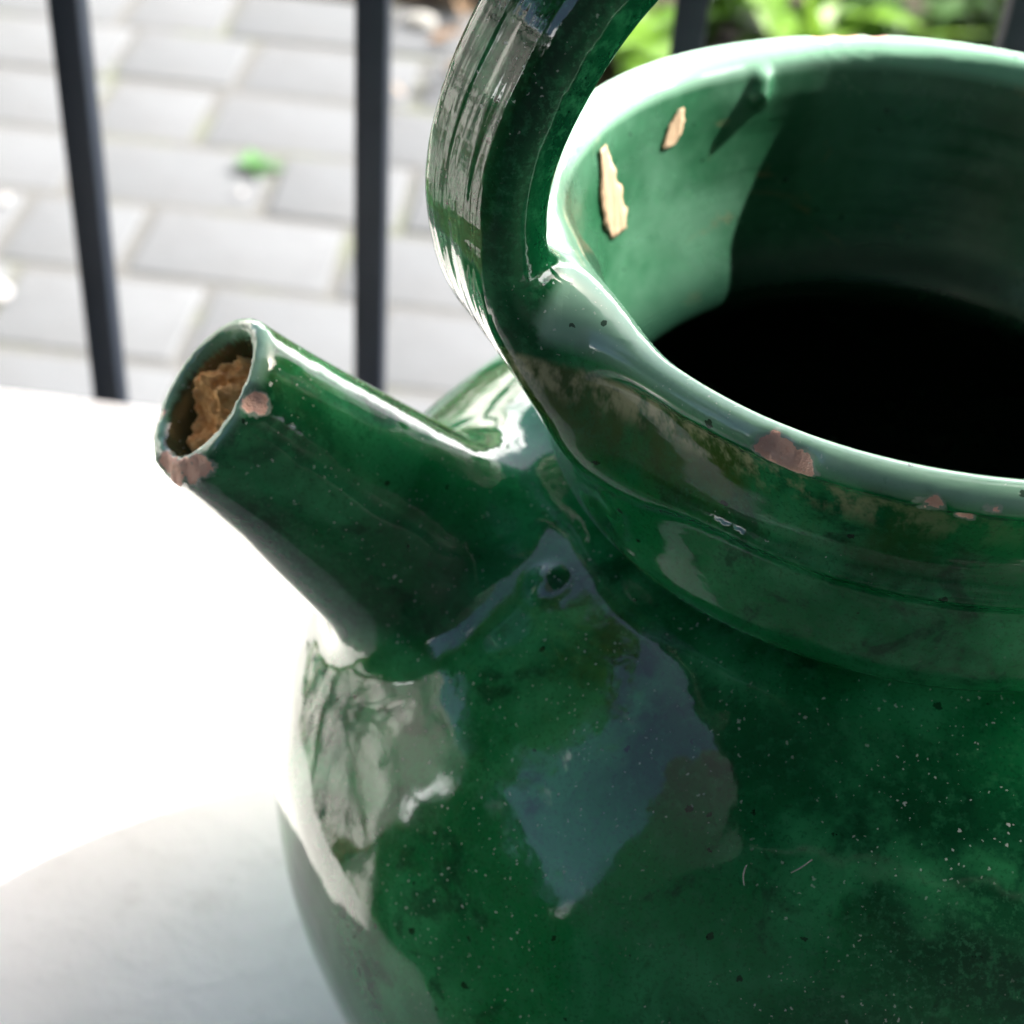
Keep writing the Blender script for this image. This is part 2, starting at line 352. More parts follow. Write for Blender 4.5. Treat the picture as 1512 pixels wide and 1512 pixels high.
# ---------------------------------------------------------------- jug mesh
def surface_nets(vol, org, h):
    s = vol < 0; nx, ny, nz = vol.shape
    cnt = np.zeros((nx - 1, ny - 1, nz - 1), np.uint8)
    for a in (0, 1):
        for b in (0, 1):
            for c in (0, 1): cnt += s[a:nx - 1 + a, b:ny - 1 + b, c:nz - 1 + c]
    act = (cnt > 0) & (cnt < 8); I, J, K = np.nonzero(act)
    idx = np.full(act.shape, -1, np.int32); idx[I, J, K] = np.arange(len(I))
    acc = np.zeros((len(I), 3), np.float64); n = np.zeros(len(I))
    cor = [(a, b, c) for a in (0, 1) for b in (0, 1) for c in (0, 1)]
    for p in cor:
        for ax in range(3):
            if p[ax]: continue
            q = list(p); q[ax] = 1
            va = vol[I + p[0], J + p[1], K + p[2]].astype(np.float64); vb = vol[I + q[0], J + q[1], K + q[2]].astype(np.float64)
            m = (va < 0) != (vb < 0); t = np.where(m, va / np.where(m, va - vb, 1), 0)
            pos = np.tile(np.array(p, float), (len(I), 1)); pos[:, ax] += t
            acc += pos * m[:, None]; n += m
    V = (np.stack([I, J, K], 1) + acc / n[:, None]) * h + org
    F = []
    for ax in range(3):
        sl0 = [slice(None)] * 3; sl1 = [slice(None)] * 3; sl0[ax] = slice(0, -1); sl1[ax] = slice(1, None)
        d = s[tuple(sl0)] != s[tuple(sl1)]; b, c = [(1, 2), (2, 0), (0, 1)][ax]
        E = np.stack(np.nonzero(d), 1); E = E[(E[:, b] > 0) & (E[:, c] > 0) & (E[:, b] < vol.shape[b] - 1) & (E[:, c] < vol.shape[c] - 1)]
        def g(db, dc): Q = E.copy(); Q[:, b] -= db; Q[:, c] -= dc; return idx[Q[:, 0], Q[:, 1], Q[:, 2]]
        q = np.stack([g(1, 1), g(0, 1), g(0, 0), g(1, 0)], 1); fl = ~s[E[:, 0], E[:, 1], E[:, 2]]; q[fl] = q[fl][:, ::-1]; F.append(q)
    return V, np.vstack(F)

def build_jug_mesh(h=.00095):
    lo = np.array([-.142, -.122, -.238]); hi = np.array([.122, .122, .094])
    n = np.ceil((hi - lo) / h).astype(int) + 1
    gx, gy, gz = [(lo[i] + h * np.arange(n[i])).astype(np.float32) for i in range(3)]
    vol = np.empty(n, np.float32)
    for k0 in range(0, n[2], 24):
        X, Y, Z = np.meshgrid(gx, gy, gz[k0:k0 + 24], indexing='ij'); d = d_lathe(X, Y, Z)
        if gz[min(k0 + 24, n[2]) - 1] > -.06:
            q = np.abs(-X * HS + Y * HC) < .045; d[q] = smin(d[q], d_handle(X[q], Y[q], Z[q]), HK(Z[q]))
        if gz[k0] < .0 and gz[min(k0 + 24, n[2]) - 1] > -.13:
            q = (X < -.045) & (np.abs(Y - X * .186) < .05); e = smin(d[q], d_spout(X[q], Y[q], Z[q]), .009); d[q] = np.maximum(e, -d_bore(X[q], Y[q], Z[q]))
        for bx, by, bz, br, gr in BUMPS:
            q = (X - bx) ** 2 + (Y - by) ** 2 + (Z - bz) ** 2 < (br + .006) ** 2
            if q.any():
                sp = np.sqrt((X[q] - bx) ** 2 + (Y[q] - by) ** 2 + (Z[q] - bz) ** 2) - br
                d[q] = smin(d[q], sp, gr) if gr > 0 else np.maximum(d[q], -sp)
        vol[:, :, k0:k0 + 24] = d
    V, F = surface_nets(vol, lo, h)
    # settle on the surface and relax a little
    for it in range(2):
        E = np.vstack([F[:, [0, 1]], F[:, [1, 2]], F[:, [2, 3]], F[:, [3, 0]]])
        for lam in (.5, -.52):
            S = np.zeros_like(V); c = np.zeros(len(V))
            for k in range(3): S[:, k] = np.bincount(E[:, 0], V[E[:, 1], k], len(V)) + np.bincount(E[:, 1], V[E[:, 0], k], len(V))
            c = np.bincount(E[:, 0], minlength=len(V)) + np.bincount(E[:, 1], minlength=len(V))
            V = V + lam * (S / c[:, None] - V)
    return V, F

V, F = build_jug_mesh()
# vertex normals of the whole skin, shared by the parts so that no seam shows
fn = np.cross(V[F[:, 2]] - V[F[:, 0]], V[F[:, 3]] - V[F[:, 1]])
VN = np.stack([sum(np.bincount(F[:, c], fn[:, k], len(V)) for c in range(4)) for k in range(3)], 1)
VN /= np.linalg.norm(VN, axis=1)[:, None] + 1e-12
fc = V[F].mean(1)
dl, ds, dh = d_lathe(*fc.T), d_spout(*fc.T), d_handle(*fc.T)
rr = np.hypot(fc[:, 0], fc[:, 1])
part = np.zeros(len(F), int)                                         # 0 body
neck = (fc[:, 2] > -.0465) & (rr < .08); part[neck] = 1
part[(fc[:, 2] > -.0045) & (rr > .062) & (rr < .078)] = 2            # rim
t_, u_, v_ = spout_coords(*fc.T)
sp = (t_ > .1) & (np.hypot(u_, v_) < .04) & (fc[:, 0] < -.05) & ((ds < dl) | (d_bore(*fc.T) < .0006)); part[sp] = 3
part[(dh < dl) & (dh < .002) & ~sp] = 4
rv = np.hypot(V[:, 0], V[:, 1]); dlv = d_lathe(*V.T)
# inside of the vessel: nearer the inner wall line than the outer
in_r = np.interp(V[:, 2], INNER[::-1, 1], INNER[::-1, 0]); _o = np.vstack([OUTER, RIM[:12]]); out_r = np.interp(V[:, 2], _o[:, 1], _o[:, 0])
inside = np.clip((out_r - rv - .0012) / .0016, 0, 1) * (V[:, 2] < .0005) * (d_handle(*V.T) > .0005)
tv, uv, vv = spout_coords(*V.T)
bore = (d_bore(*V.T) < .0008) & (tv > .11) & (V[:, 0] < -.06)
hd, hq, hs = handle_coords(*V.T)
onh = np.clip(1 - np.maximum(d_handle(*V.T), 0) / .003, 0, 1) * np.clip((V[:, 2] + .02) / .02, 0, 1)

def m_glaze():
    k = NT('green_glaze'); vm = k.n.new('ShaderNodeVectorMath'); vm.operation = 'ADD'; k.put(vm.inputs[0], k.P); vm.inputs[1].default_value = (0, 0, TABLEZ - RIMZ); k.P = vm.outputs[0]; X = k.xyz()
    big = k.noise(11, 2, .5, dist=.6); mid = k.noise(38, 4, .62, dist=.4); fine = k.noise(420, 3, .7); vf = k.noise(1500, 2, .7)
    deep, green, light = (.0028, .050, .019), (.008, .245, .064), (.045, .370, .135)
    c = k.mix(k.ss(big, .36, .62), deep, green); c = k.mix(k.math('MULTIPLY', k.ss(mid, .44, .66), .8), c, light); c = k.mix(k.math('MULTIPLY', k.ss(k.noise(85, 4, .65, dist=.5), .53, .68), .7), c, (.003, .045, .018))
    c = k.mix(k.math('MULTIPLY', k.ss(fine, .48, .72), .5), c, (.035, .26, .10)); c = k.mix(k.math('MULTIPLY', k.ss(vf, .5, .7), .4), c, (.003, .035, .014))
    # olive, thin glaze streaks under the lip
    st = k.noise(60, 5, .65, k.mapping((1, 1, .28))); z = X[2]
    left = k.math('SUBTRACT', 1, k.ss(X[0], -.040, .004)); left = k.math('MULTIPLY_ADD', left, .9, .1)
    ol = k.math('MULTIPLY', k.math('MULTIPLY', k.ss(z, -.026, -.012), k.math('SUBTRACT', 1, k.ss(z, -.005, -.003))), k.ss(st, .42, .60)); c = k.mix(k.math('MULTIPLY', k.math('MULTIPLY', ol, left), .8), c, (.060, .100, .012))
    cr_ = k.math('MULTIPLY', k.math('MULTIPLY', k.ss(z, -.0125, -.0075), k.math('SUBTRACT', 1, k.ss(z, -.0050, -.0030))), k.ss(k.noise(150, 4, .7, k.mapping((1, 1, .5))), .42, .60)); c = k.mix(k.math('MULTIPLY', k.math('MULTIPLY', cr_, left), .95), c, (.48, .49, .28))
    # paler inside
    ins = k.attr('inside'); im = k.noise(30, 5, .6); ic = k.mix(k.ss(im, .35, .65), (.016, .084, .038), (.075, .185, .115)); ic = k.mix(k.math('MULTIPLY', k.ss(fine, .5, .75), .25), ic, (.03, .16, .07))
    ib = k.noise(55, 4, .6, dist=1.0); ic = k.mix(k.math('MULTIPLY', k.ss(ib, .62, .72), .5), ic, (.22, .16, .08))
    ic = k.mix(k.ss(z, -.046, -.030), (.008, .030, .018), ic); c = k.mix(ins, c, ic)  # shade put into the colour: darkened below the neck, where light would bounce
    # the glaze runs thin over the lip and the spout's edge
    thin = k.attr('thin'); c = k.mix(k.math('MULTIPLY', thin, k.math('MULTIPLY_ADD', mid, .5, .55), clamp=True), c, (.36, .62, .46))
    bo = k.attr('bore'); c = k.mix(bo, c, k.mix(mid, (.035, .040, .016), (.12, .115, .05)))
    # granular colour of the glaze: darker grains and paler flecks, in drifts
    drift = k.ss(k.noise(24, 3, .6, dist=.8), .42, .66)
    c = k.mix(k.math('MULTIPLY', k.math('MULTIPLY', k.ss(k.noise(800, 3, .75), .52, .66), drift), k.math('MULTIPLY_ADD', ins, -.4, .55)), c, (.040, .23, .10))
    # dark pinholes and pale dust, ragged
    wn_ = k.n.new('ShaderNodeTexNoise'); wn_.inputs['Scale'].default_value = 1300; wn_.inputs['Detail'].default_value = 1; k.put(wn_.inputs['Vector'], k.P)
    wv = k.n.new('ShaderNodeVectorMath'); wv.operation = 'MULTIPLY_ADD'; k.put(wv.inputs[0], wn_.outputs['Color']); wv.inputs[1].default_value = (.0011,) * 3; k.put(wv.inputs[2], k.P); RAG = wv.outputs[0]
    pv1 = k.vor(210, RAG); pr = k.n.new('ShaderNodeSeparateColor'); k.put(pr.inputs[0], pv1.outputs['Color'])
    pit = k.math('MULTIPLY', k.math('LESS_THAN', pv1.outputs['Distance'], k.math('MULTIPLY', pr.outputs[0], .16)), k.math('GREATER_THAN', pr.outputs[1], .55))
    c = k.mix(k.math('MULTIPLY', pit, .8), c, (.003, .012, .006))
    nz = k.xyz(k.n.new('ShaderNodeNewGeometry').outputs['Normal'])[2]
    def specks(scale, size, keep):
        v = k.vor(scale, RAG); q = k.n.new('ShaderNodeSeparateColor'); k.put(q.inputs[0], v.outputs['Color'])
        return k.math('MULTIPLY', k.math('LESS_THAN', v.outputs['Distance'], k.math('MULTIPLY', k.math('POWER', q.outputs[0], 3), size)), k.math('GREATER_THAN', q.outputs[1], keep))
    dust = k.math('MAXIMUM', k.math('MULTIPLY', specks(1050, .27, .05), k.ss(k.noise(30, 3, .6), .38, .60)), specks(280, .062, .5)); dust = k.math('MULTIPLY', dust, k.ss(nz, -.1, .35)); dust = k.math('MULTIPLY', dust, k.math('SUBTRACT', 1, ins))
    # terracotta where glaze has chipped away
    cn2 = k.noise(230, 3, .62); off = k.math('MULTIPLY_ADD', cn2, .0050, -.0025)
    chip = k.math('ADD', k.attr('chip'), off)
    edge = k.math('SUBTRACT', 1, k.ss(chip, .0002, .0007)); cm_ = k.math('LESS_THAN', chip, 0)
    c = k.mix(k.math('MULTIPLY', edge, .7), c, (.42, .50, .42))
    tn = k.noise(700, 4, .7); terra = k.mix(tn, (.92, .47, .34), (.97, .72, .60))
    c = k.mix(cm_, c, terra); c = k.mix(k.math('MULTIPLY', dust, .85), c, (.62, .68, .62))
    matte = k.math('MAXIMUM', cm_, dust, clamp=True)
    rough = k.math('MULTIPLY_ADD', fine, .06, .012); rough = k.math('MULTIPLY_ADD', drift, .05, rough); rough = k.math('ADD', rough, k.math('MULTIPLY', ins, .20)); rough = k.math('MAXIMUM', rough, k.math('MULTIPLY', matte, .85))
    # ripples of the glaze, throwing rings on the neck, drawn ridges along the handle
    rip = k.math('ADD', k.math('MULTIPLY', k.noise(48, 2, .45), .00075), k.math('MULTIPLY', k.noise(260, 2, .5), .00003))
    ring = k.math('MULTIPLY', k.noise(1, 2, .5, k.mapping((6, 6, 210))), .00016)
    ring = k.math('MULTIPLY', ring, k.ss(z, -.06, -.045))
    cx_ = k.n.new('ShaderNodeCombineXYZ'); k.put(cx_.inputs[0], k.math('MULTIPLY', k.attr('hq'), 210)); k.put(cx_.inputs[1], k.math('MULTIPLY', k.attr('hs'), 11))
    hw = k.math('MULTIPLY', k.noise(1, 2, .5, cx_.outputs[0]), k.math('MULTIPLY', k.attr('onh'), .00085))
    h = k.math('ADD', k.math('ADD', rip, ring), hw); h = k.math('ADD', h, k.math('MULTIPLY', cm_, k.math('MULTIPLY_ADD', tn, .0009, -.0006))); 
    m = k.set(Base_Color=c, Roughness=rough, IOR=1.64, Normal=k.bump(h)); k.put(k.b.inputs['Specular IOR Level'], k.math('MULTIPLY_ADD', cm_, -.35, .5)); return m
GLAZE = m_glaze()

rimv = (V[:, 2] > -.006) & (rv > .060) & (rv < .08)
thin = np.where(rimv, np.clip((V[:, 2] + .0018) / .0026, 0, 1) * np.clip(1 - (onh - .2) * 3, 0, 1), 0)
thin = np.maximum(thin, np.clip(1 - np.abs(tv - ST + .0002) / .0022, 0, 1) * (np.hypot(uv, vv) < .0185) * (V[:, 0] < -.1) * .85)
ATT = dict(inside=inside, thin=thin, bore=(bore & (tv < ST - .0012)).astype(float), hq=hq, hs=hs, onh=onh, chip=np.min([np.linalg.norm(V - np.array(p), axis=1) - r for p, r in CHIPS], 0))
jug = empty('glazed_jug', (0, 0, TABLEZ)); tag(jug, 'dark green glazed earthenware jug with chipped rim, short spout and arched handle', 'jug')
def jug_part(name, code, parent):
    sel = F[part == code]; used, inv = np.unique(sel, return_inverse=True); fcs = inv.reshape(-1, 4)
    me = bpy.data.meshes.new(name); me.vertices.add(len(used)); me.vertices.foreach_set('co', (V[used] + (0, 0, RIMZ - TABLEZ)).astype(np.float32).ravel())
    me.loops.add(fcs.size); me.loops.foreach_set('vertex_index', fcs.ravel().astype(np.int32)); me.polygons.add(len(fcs)); me.polygons.foreach_set('loop_start', np.arange(0, fcs.size, 4, dtype=np.int32))
    me.polygons.foreach_set('use_smooth', np.ones(len(fcs), bool)); me.update(); me.validate()
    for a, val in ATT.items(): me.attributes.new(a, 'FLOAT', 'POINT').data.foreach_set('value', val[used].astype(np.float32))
    me.normals_split_custom_set_from_vertices(VN[used].astype(np.float32))
    return link(name, me, GLAZE, parent)
body = jug_part('body', 0, jug); nk = jug_part('neck', 1, jug); jug_part('rim', 2, nk); jug_part('spout', 3, jug); jug_part('handle', 4, jug)
JZ = RIMZ

# ---------------------------------------------------------------- things in and on the jug
def m_mud():
    k = NT('dried_mud'); n = k.noise(300, 5, .7); n2 = k.noise(900, 3, .7); c = k.mix(k.ss(n, .3, .7), (.62, .26, .07), (.95, .58, .24)); c = k.mix(k.math('MULTIPLY', k.ss(n2, .55, .75), .4), c, (.88, .64, .40))
    return k.set(Base_Color=c, Roughness=.95, Normal=k.bump(n2, .0006))
def m_straw():
    k = NT('straw_flake'); n = k.noise(120, 4, .6, k.mapping((6, 6, .6))); n2 = k.noise(260, 3); c = k.mix(n, (.28, .17, .09), (.58, .43, .28)); c = k.mix(k.ss(n2, .55, .75), c, (.62, .55, .44))
    return k.set(Base_Color=c, Roughness=.9, Normal=k.bump(n, .0006))
MUD, STRAW = m_mud(), m_straw()
# mud plug: a crumbly cap that fills the bore a few millimetres below the spout's edge
N = 76; vs = []; fs = []
for i in range(N + 1):
    for j in range(N + 1):
        a = (i / N * 2 - 1); b = (j / N * 2 - 1); d = math.hypot(a, b)
        m = max(abs(a), abs(b)); sc = (m / d) if d > 1e-6 else 1; u, v = a * sc * .0106, b * sc * .0106
        p3 = Vector((u * 150, v * 150, 1.7))
        hgt = -.0044 + .0030 * mnoise.noise(p3) + .0014 * mnoise.noise(p3 * 2.3) + .0012 * mnoise.noise(p3 * 5) + .0009 * abs(mnoise.noise(p3 * 11))
        hgt += .0030 * max(0, 1 - math.hypot(u - .0035, v + .001) / .008) - .004 * max(0, (math.hypot(u, v) - .0085) / .002)
        q = S0 + SD * (ST + hgt) + SE1 * u + SE2 * v; vs.append(q)
for i in range(N):
    for j in range(N): a = i * (N + 1) + j; fs.append((a, a + 1, a + N + 2, a + N + 1))
ring = [i * (N + 1) for i in range(N + 1)] + [N * (N + 1) + j for j in range(1, N + 1)] + [i * (N + 1) + N for i in range(N - 1, -1, -1)] + [j for j in range(N - 1, 0, -1)]
b0 = len(vs); cen = S0 + SD * (ST - .022)
for k in ring: q = vs[k]; t = (q - S0) @ SD; vs.append(q - SD * (t - (ST - .022)))
nr = len(ring); vs.append(cen)
for k in range(nr): fs.append((ring[k], ring[(k + 1) % nr], b0 + (k + 1) % nr, b0 + k)); fs.append((b0 + k, b0 + (k + 1) % nr, len(vs) - 1))
pc = S0 + SD * (ST - .01)
o = link('mud_plug', mesh('mud_plug', [q - pc for q in vs], fs), MUD, None, (pc[0], pc[1], pc[2] + JZ)); tag(o, 'crumbly orange brown dried mud plug lodged in the mouth of the spout', 'mud plug')

def wall_flake(name, pts, width, seed, label):
    """a thin curled flake lying against the inner wall, along pts (rim-centred)"""
    pts = [np.array(p, float) for p in pts]; n = 22; vs = []; fs = []; ax = np.array([0, 0, 1.])
    for i in range(n + 1):
        t = i / n; f = t * (len(pts) - 1); k = min(int(f), len(pts) - 2); p = pts[k] + (pts[k + 1] - pts[k]) * (f - k)
        rad = np.array([p[0], p[1], 0]); R = np.linalg.norm(rad); rad /= R; tan = np.array([-rad[1], rad[0], 0])
        w = width * (.30 + .70 * min(1, t * 2.2)) * (1 - .25 * max(0, t - .8) * 5 * (1 + mnoise.noise((t * 40, seed, 1))))
        for s in range(7):
            e = s / 6 * 2 - 1
            jit = .14 * mnoise.noise((t * 7, e * 2 + seed, seed)) + (.13 * mnoise.noise((t * 31, seed * 3 + (e > 0) * 7, 2)) if abs(e) > .9 else 0)
            lift = .00012 + .0001 * mnoise.noise((t * 6, e * 3, seed + 5)) + .00015 * (1 - e * e)
            q = p + tan * (e + jit * 2) * w * .5
            rq = np.array([q[0], q[1], 0]); q = rq / np.linalg.norm(rq) * (R - lift) + np.array([0, 0, p[2]]) ; vs.append(q)
    for i in range(n):
        for s in range(6): a = i * 7 + s; fs.append((a, a + 1, a + 8, a + 7))
    c = pts[0]; me = mesh(name, [q - c for q in vs], fs)
    o = link(name, me, STRAW, None, (c[0], c[1], c[2] + JZ)); md = o.modifiers.new('thickness', 'SOLIDIFY'); md.thickness = .0002; md.offset = 1
    return tag(o, label, 'flake', 'dry flakes inside the jug')
wall_flake('bark_flake', [(-.0596, .0270, -.0026), (-.0578, .0287, -.0110), (-.0563, .0297, -.0170), (-.0547, .0309, -.0226)], .0080, 1.0, 'long pale tan bark flake stuck to the sunlit inner wall of the jug')
wall_flake('bark_flake', [(-.0445, .0478, -.0040), (-.0453, .0466, -.0078), (-.0462, .0452, -.0110)], .0046, 4.0, 'short tan bark flake on the inner wall nearer the back of the rim')
def fibre(p0, p1, nrm, bend, label):
    p0, p1, nrm = [np.array(q, float) for q in (p0, p1, nrm)]; n = 8; vs = []; fs = []; d = p1 - p0; sidev = np.cross(d, nrm); sidev /= np.linalg.norm(sidev); r = .00010
    for i in range(n + 1):
        t = i / n; c = p0 + d * t + sidev * bend * math.sin(math.pi * t) + nrm * (.00022 + .0002 * math.sin(math.pi * t))
        for q in range(5): a = q / 5 * 2 * math.pi; vs.append(c + sidev * r * math.cos(a) + nrm * r * math.sin(a) - p0)
    for i in range(n):
        for q in range(5): fs.append((i * 5 + q, i * 5 + (q + 1) % 5, i * 5 + 5 + (q + 1) % 5, i * 5 + 5 + q))
    o = link('lint_fibre', mesh('lint_fibre', vs, fs), M['petal'], None, (p0[0], p0[1], p0[2] + JZ)); tag(o, label, 'fibre', 'lint on the jug')
for a in FIBRES: fibre(*a)

# ---------------------------------------------------------------- table
tb = empty('table', (*RP(.205, .028), 0), TH); tag(tb, 'white painted outdoor table under the green jug', 'table')
link('tabletop', box_mesh('tabletop', 1.08, .418, .030, .009, 4, z0=TABLEZ - .030), M['table'], tb)
for sx in (-1, 1):
    for sy in (-1, 1): link('leg', box_mesh('leg', .05, .05, TABLEZ - .030, .004, 2, z0=0), M['table'], tb, (sx * .46, sy * .16, 0))
link('apron', box_mesh('apron', .87, .02, .07, .003, 1, z0=TABLEZ - .1), M['table'], tb, (0, .16, 0)); link('apron', box_mesh('apron', .87, .02, .07, .003, 1, z0=TABLEZ - .1), M['table'], tb, (0, -.16, 0))

# ---------------------------------------------------------------- railing
rl = empty('railing', (*RP(0, .3061), 0), TH); tag(rl, 'dark blue black iron railing of square bars behind the table', 'railing')
bm_ = box_mesh('bar', .0114, .0122, .827, .0008, 2, z0=.11)
for i in range(-16, 15): link('bar', bm_, M['iron'], rl, (-.0422 + i * .1101, 0, 0))
link('top_rail', box_mesh('top_rail', 3.6, .024, .012, .002, 2, z0=.936), M['iron'], rl); link('bottom_rail', box_mesh('bottom_rail', 3.6, .03, .012, .002, 2, z0=.098), M['iron'], rl)
for x in (-1.79, 1.79): link('post', box_mesh('post', .04, .04, 1.0, .003, 2, z0=0), M['iron'], rl, (x, 0, 0))

# ---------------------------------------------------------------- bits on the paving
def leaf_mesh(name, L, Wd, curl=.25, fold=.25, n=8, tip=1.3, wave=0):
    v = []; f = []
    for i in range(n + 1):
        t = i / n; w = Wd * .5 * (math.sin(math.pi * t ** .8) ** .8 * (1 - .25 * t) + .02) if 0 < t < 1 else Wd * .012
        y = L * t; z = -curl * L * t * t
        for s in (-1, -.5, 0, .5, 1): v.append((s * w, y, z + abs(s) * fold * w + wave * w * math.sin(t * 14 + s * 2) * abs(s)))
    for i in range(n):
        for s in range(4): a = i * 5 + s; f.append((a, a + 1, a + 6, a + 5))
    return mesh(name, v, f)
weed = empty('weed', (*RP(-.561, 1.768), .002)); tag(weed, 'small green weed sprouting between the pavers', 'weed')
wl_ = [leaf_mesh('leaf', .034, .020, .25, .2, 5), leaf_mesh('leaf', .024, .016, .4, .2, 5)]
for i in range(13): link('leaf', wl_[i % 2], M['weed'], weed, (random.uniform(-.006, .006), random.uniform(-.006, .006), .001), (random.uniform(.1, .9), random.uniform(-.2, .2), i * 2.4 + random.uniform(-.3, .3)))
for x, y, s, lab in [(-.774, 1.398, .026, 'white petal on the paving left of the leftmost bar, nearest the table'), (-.850, 1.606, .014, 'smaller white petal at the left edge of the paving, farther from the table'), (-.559, 1.690, .008, 'tiny white petal just in front of the green weed')]:
    me = leaf_mesh('petal', s * 1.25, s, -.22, .35, 6); o = link('petal', me, M['petal'], None, (*RP(x, y - s * .5), .006), (.05, 0, random.uniform(-.5, .5))); md = o.modifiers.new('thickness', 'SOLIDIFY'); md.thickness = .0012; tag(o, lab, 'petal', 'white petals on the paving')
bm = bmesh.new(); bmesh.ops.create_icosphere(bm, subdivisions=3, radius=1)
for v in bm.verts: v.co = Vector((v.co.x * .027, v.co.y * .019, v.co.z * .012)) * (1 + .16 * mnoise.noise(v.co * 1.6)); 
me = bpy.data.meshes.new('pebble'); bm.to_mesh(me); bm.free(); me.polygons.foreach_set('use_smooth', [True] * len(me.polygons))
tag(link('pebble', me, M['pebble'], None, (*RP(-.414, 2.262), .010), (0, 0, -.4)), 'pale oval pebble at the edge of the flower bed beside the handle', 'pebble')
for x, y, L, mt, rz, lab in [(-.392, 2.200, .065, 'dry', -1.2, 'curled brown dead leaf lying on the paving near the handle'), (-.352, 2.095, .045, 'dry2', -.8, 'pale tan dead leaf half hidden by the handle'), (-.402, 2.010, .025, 'dry2', .6, 'small pinkish tan leaf touching the second bar'), (-.350, 2.300, .06, 'dry', .3, 'orange brown dead leaf at the foot of the flower bed')]:
    o = link('dry_leaf', leaf_mesh('dry_leaf', L, L * .42, -.25, .5, 8, wave=.2), M[mt], None, (*RP(x, y), .008), (.06, .1, rz)); tag(o, lab, 'dead leaf', 'dead leaves on the paving')

# ---------------------------------------------------------------- plants of the bed
LM = dict(broad=[leaf_mesh('leaf', .15, .075, .35, .18), leaf_mesh('leaf', .12, .065, .5, .2)], oval=[leaf_mesh('leaf', .075, .045, .3, .2), leaf_mesh('leaf', .06, .036, .45, .25)], blade=[leaf_mesh('leaf', .26, .026, .45, .35, 10), leaf_mesh('leaf', .20, .022, .6, .3, 10)])
def stem_mesh(h, lean, r=.004):
    v = []; f = []
    for i in range(6):
        t = i / 5; c = Vector((lean[0] * t * t, lean[1] * t * t, h * t))
        for q in range(6): a = q / 6 * 2 * math.pi; v.append(c + Vector((math.cos(a), math.sin(a), 0)) * r * (1.2 - .8 * t))
    for i in range(5):
        for q in range(6): f.append((i * 6 + q, i * 6 + (q + 1) % 6, i * 6 + 6 + (q + 1) % 6, i * 6 + 6 + q))
    return mesh('stem', v, f)
def plant(x, y, form, mat, h, n, label, group):
    p = empty('bed_plant', (*RP(x, y), .0), random.uniform(0, 6)); tag(p, label, 'plant', group)
    if form == 'blade':
        for i in range(n): link('leaf', random.choice(LM['blade']), M[mat], p, (random.uniform(-.02, .02), random.uniform(-.02, .02), 0), (random.uniform(.75, 1.35), 0, i * 2.4 + random.uniform(-.4, .4)))
        return
    ns = max(2, n // 9)
    for s in range(ns):
        a = s / ns * 6.28 + random.uniform(-.5, .5); sp = random.uniform(.03, .12) if ns > 1 else 0; lean = (math.cos(a) * sp, math.sin(a) * sp); hh = h * random.uniform(.75, 1.1)
        link('stem', stem_mesh(hh, lean), M['stem'], p)
        m = n // ns
        for i in range(m):
            t = .25 + .75 * (i + 1) / m; link('leaf', random.choice(LM[form]), M[mat], p, (lean[0] * t * t, lean[1] * t * t, hh * t), (random.uniform(-.35, .65) + (.3 if i == m - 1 else 0), random.uniform(-.3, .3), i * 2.4 + random.uniform(-.5, .5)))
G = 'plants in the flower bed'
PL = [(-0.455, 2.41, 'oval', 'leaf_dark', .05, 14, 'low dark leafy plant at the top between the second bar and the handle'),
      (-0.33, 2.45, 'oval', 'leaf_dark', .10, 22, 'dark leafy plant behind the top of the handle'),
      (-0.17, 2.19, 'oval', 'leaf_lime', .13, 30, 'bright green leafy plant seen through the gap between handle and rim'),
      (-0.07, 2.16, 'broad', 'leaf_lime', .10, 16, 'lime green broad leaved plant left of the third bar'),
      (0.04, 2.29, 'oval', 'leaf_dark', .16, 36, 'dark leafy plant directly behind the third bar'),
      (0.115, 2.25, 'broad', 'leaf_pale', .15, 18, 'pale broad leaved plant just right of the third bar'),
      (0.19, 2.21, 'blade', 'leaf_lime', .2, 14, 'narrow lime grass clump beside the pale broad leaved plant'),
      (0.24, 2.41, 'oval', 'leaf_dark', .22, 45, 'dense dark green shrub behind the middle of the rim'),
      (0.3, 2.27, 'oval', 'leaf_pale', .14, 36, 'greyish green small leaved plant above the middle of the rim'),
      (0.39, 2.45, 'oval', 'leaf_dark', .22, 45, 'dark green shrub right of the greyish plant'),
      (0.43, 2.33, 'oval', 'leaf_pale', .15, 36, 'pale green small leaved plant left of the rightmost bar'),
      (0.52, 2.37, 'broad', 'leaf_lime', .16, 18, 'bright yellow green plant touching the rightmost bar'),
      (0.65, 2.41, 'broad', 'leaf_dark', .18, 18, 'dark broad leaved plant at the top right corner')]
for a in PL: plant(*a, G)
# shrubs further along the bed, left and right of the view
def shrub(x, y, rx, rz, n, label):
    c = empty('shrub', (*RP(x, y), 0)); tag(c, label, 'shrub', 'shrubs along the flower bed'); vs = []; fs = []; tv_ = LM['oval'][0]; base = [v.co.copy() for v in tv_.vertices]; fb = [tuple(p.vertices) for p in tv_.polygons]
    for i in range(n):
        d = Vector((random.gauss(0, 1), random.gauss(0, 1), random.gauss(0, 1))).normalized() * (random.random() ** .4); q = Vector((d.x * rx, d.y * rx, rz + d.z * rz * .95)); q *= 1 + .15 * mnoise.noise(q * 5)
        mt = Matrix.Translation(q) @ Matrix.Rotation(random.uniform(0, 6.3), 4, 'Z') @ Matrix.Rotation(random.uniform(-.8, .8), 4, 'X'); b = len(vs); vs += [mt @ w for w in base]; fs += [tuple(b + i_ for i_ in p) for p in fb]
    link('foliage', mesh('foliage', vs, fs), M['leaf_dark'], c)
    link('stem', stem_mesh(rz * 1.4, (.02, .02), .012), M['stem'], c)
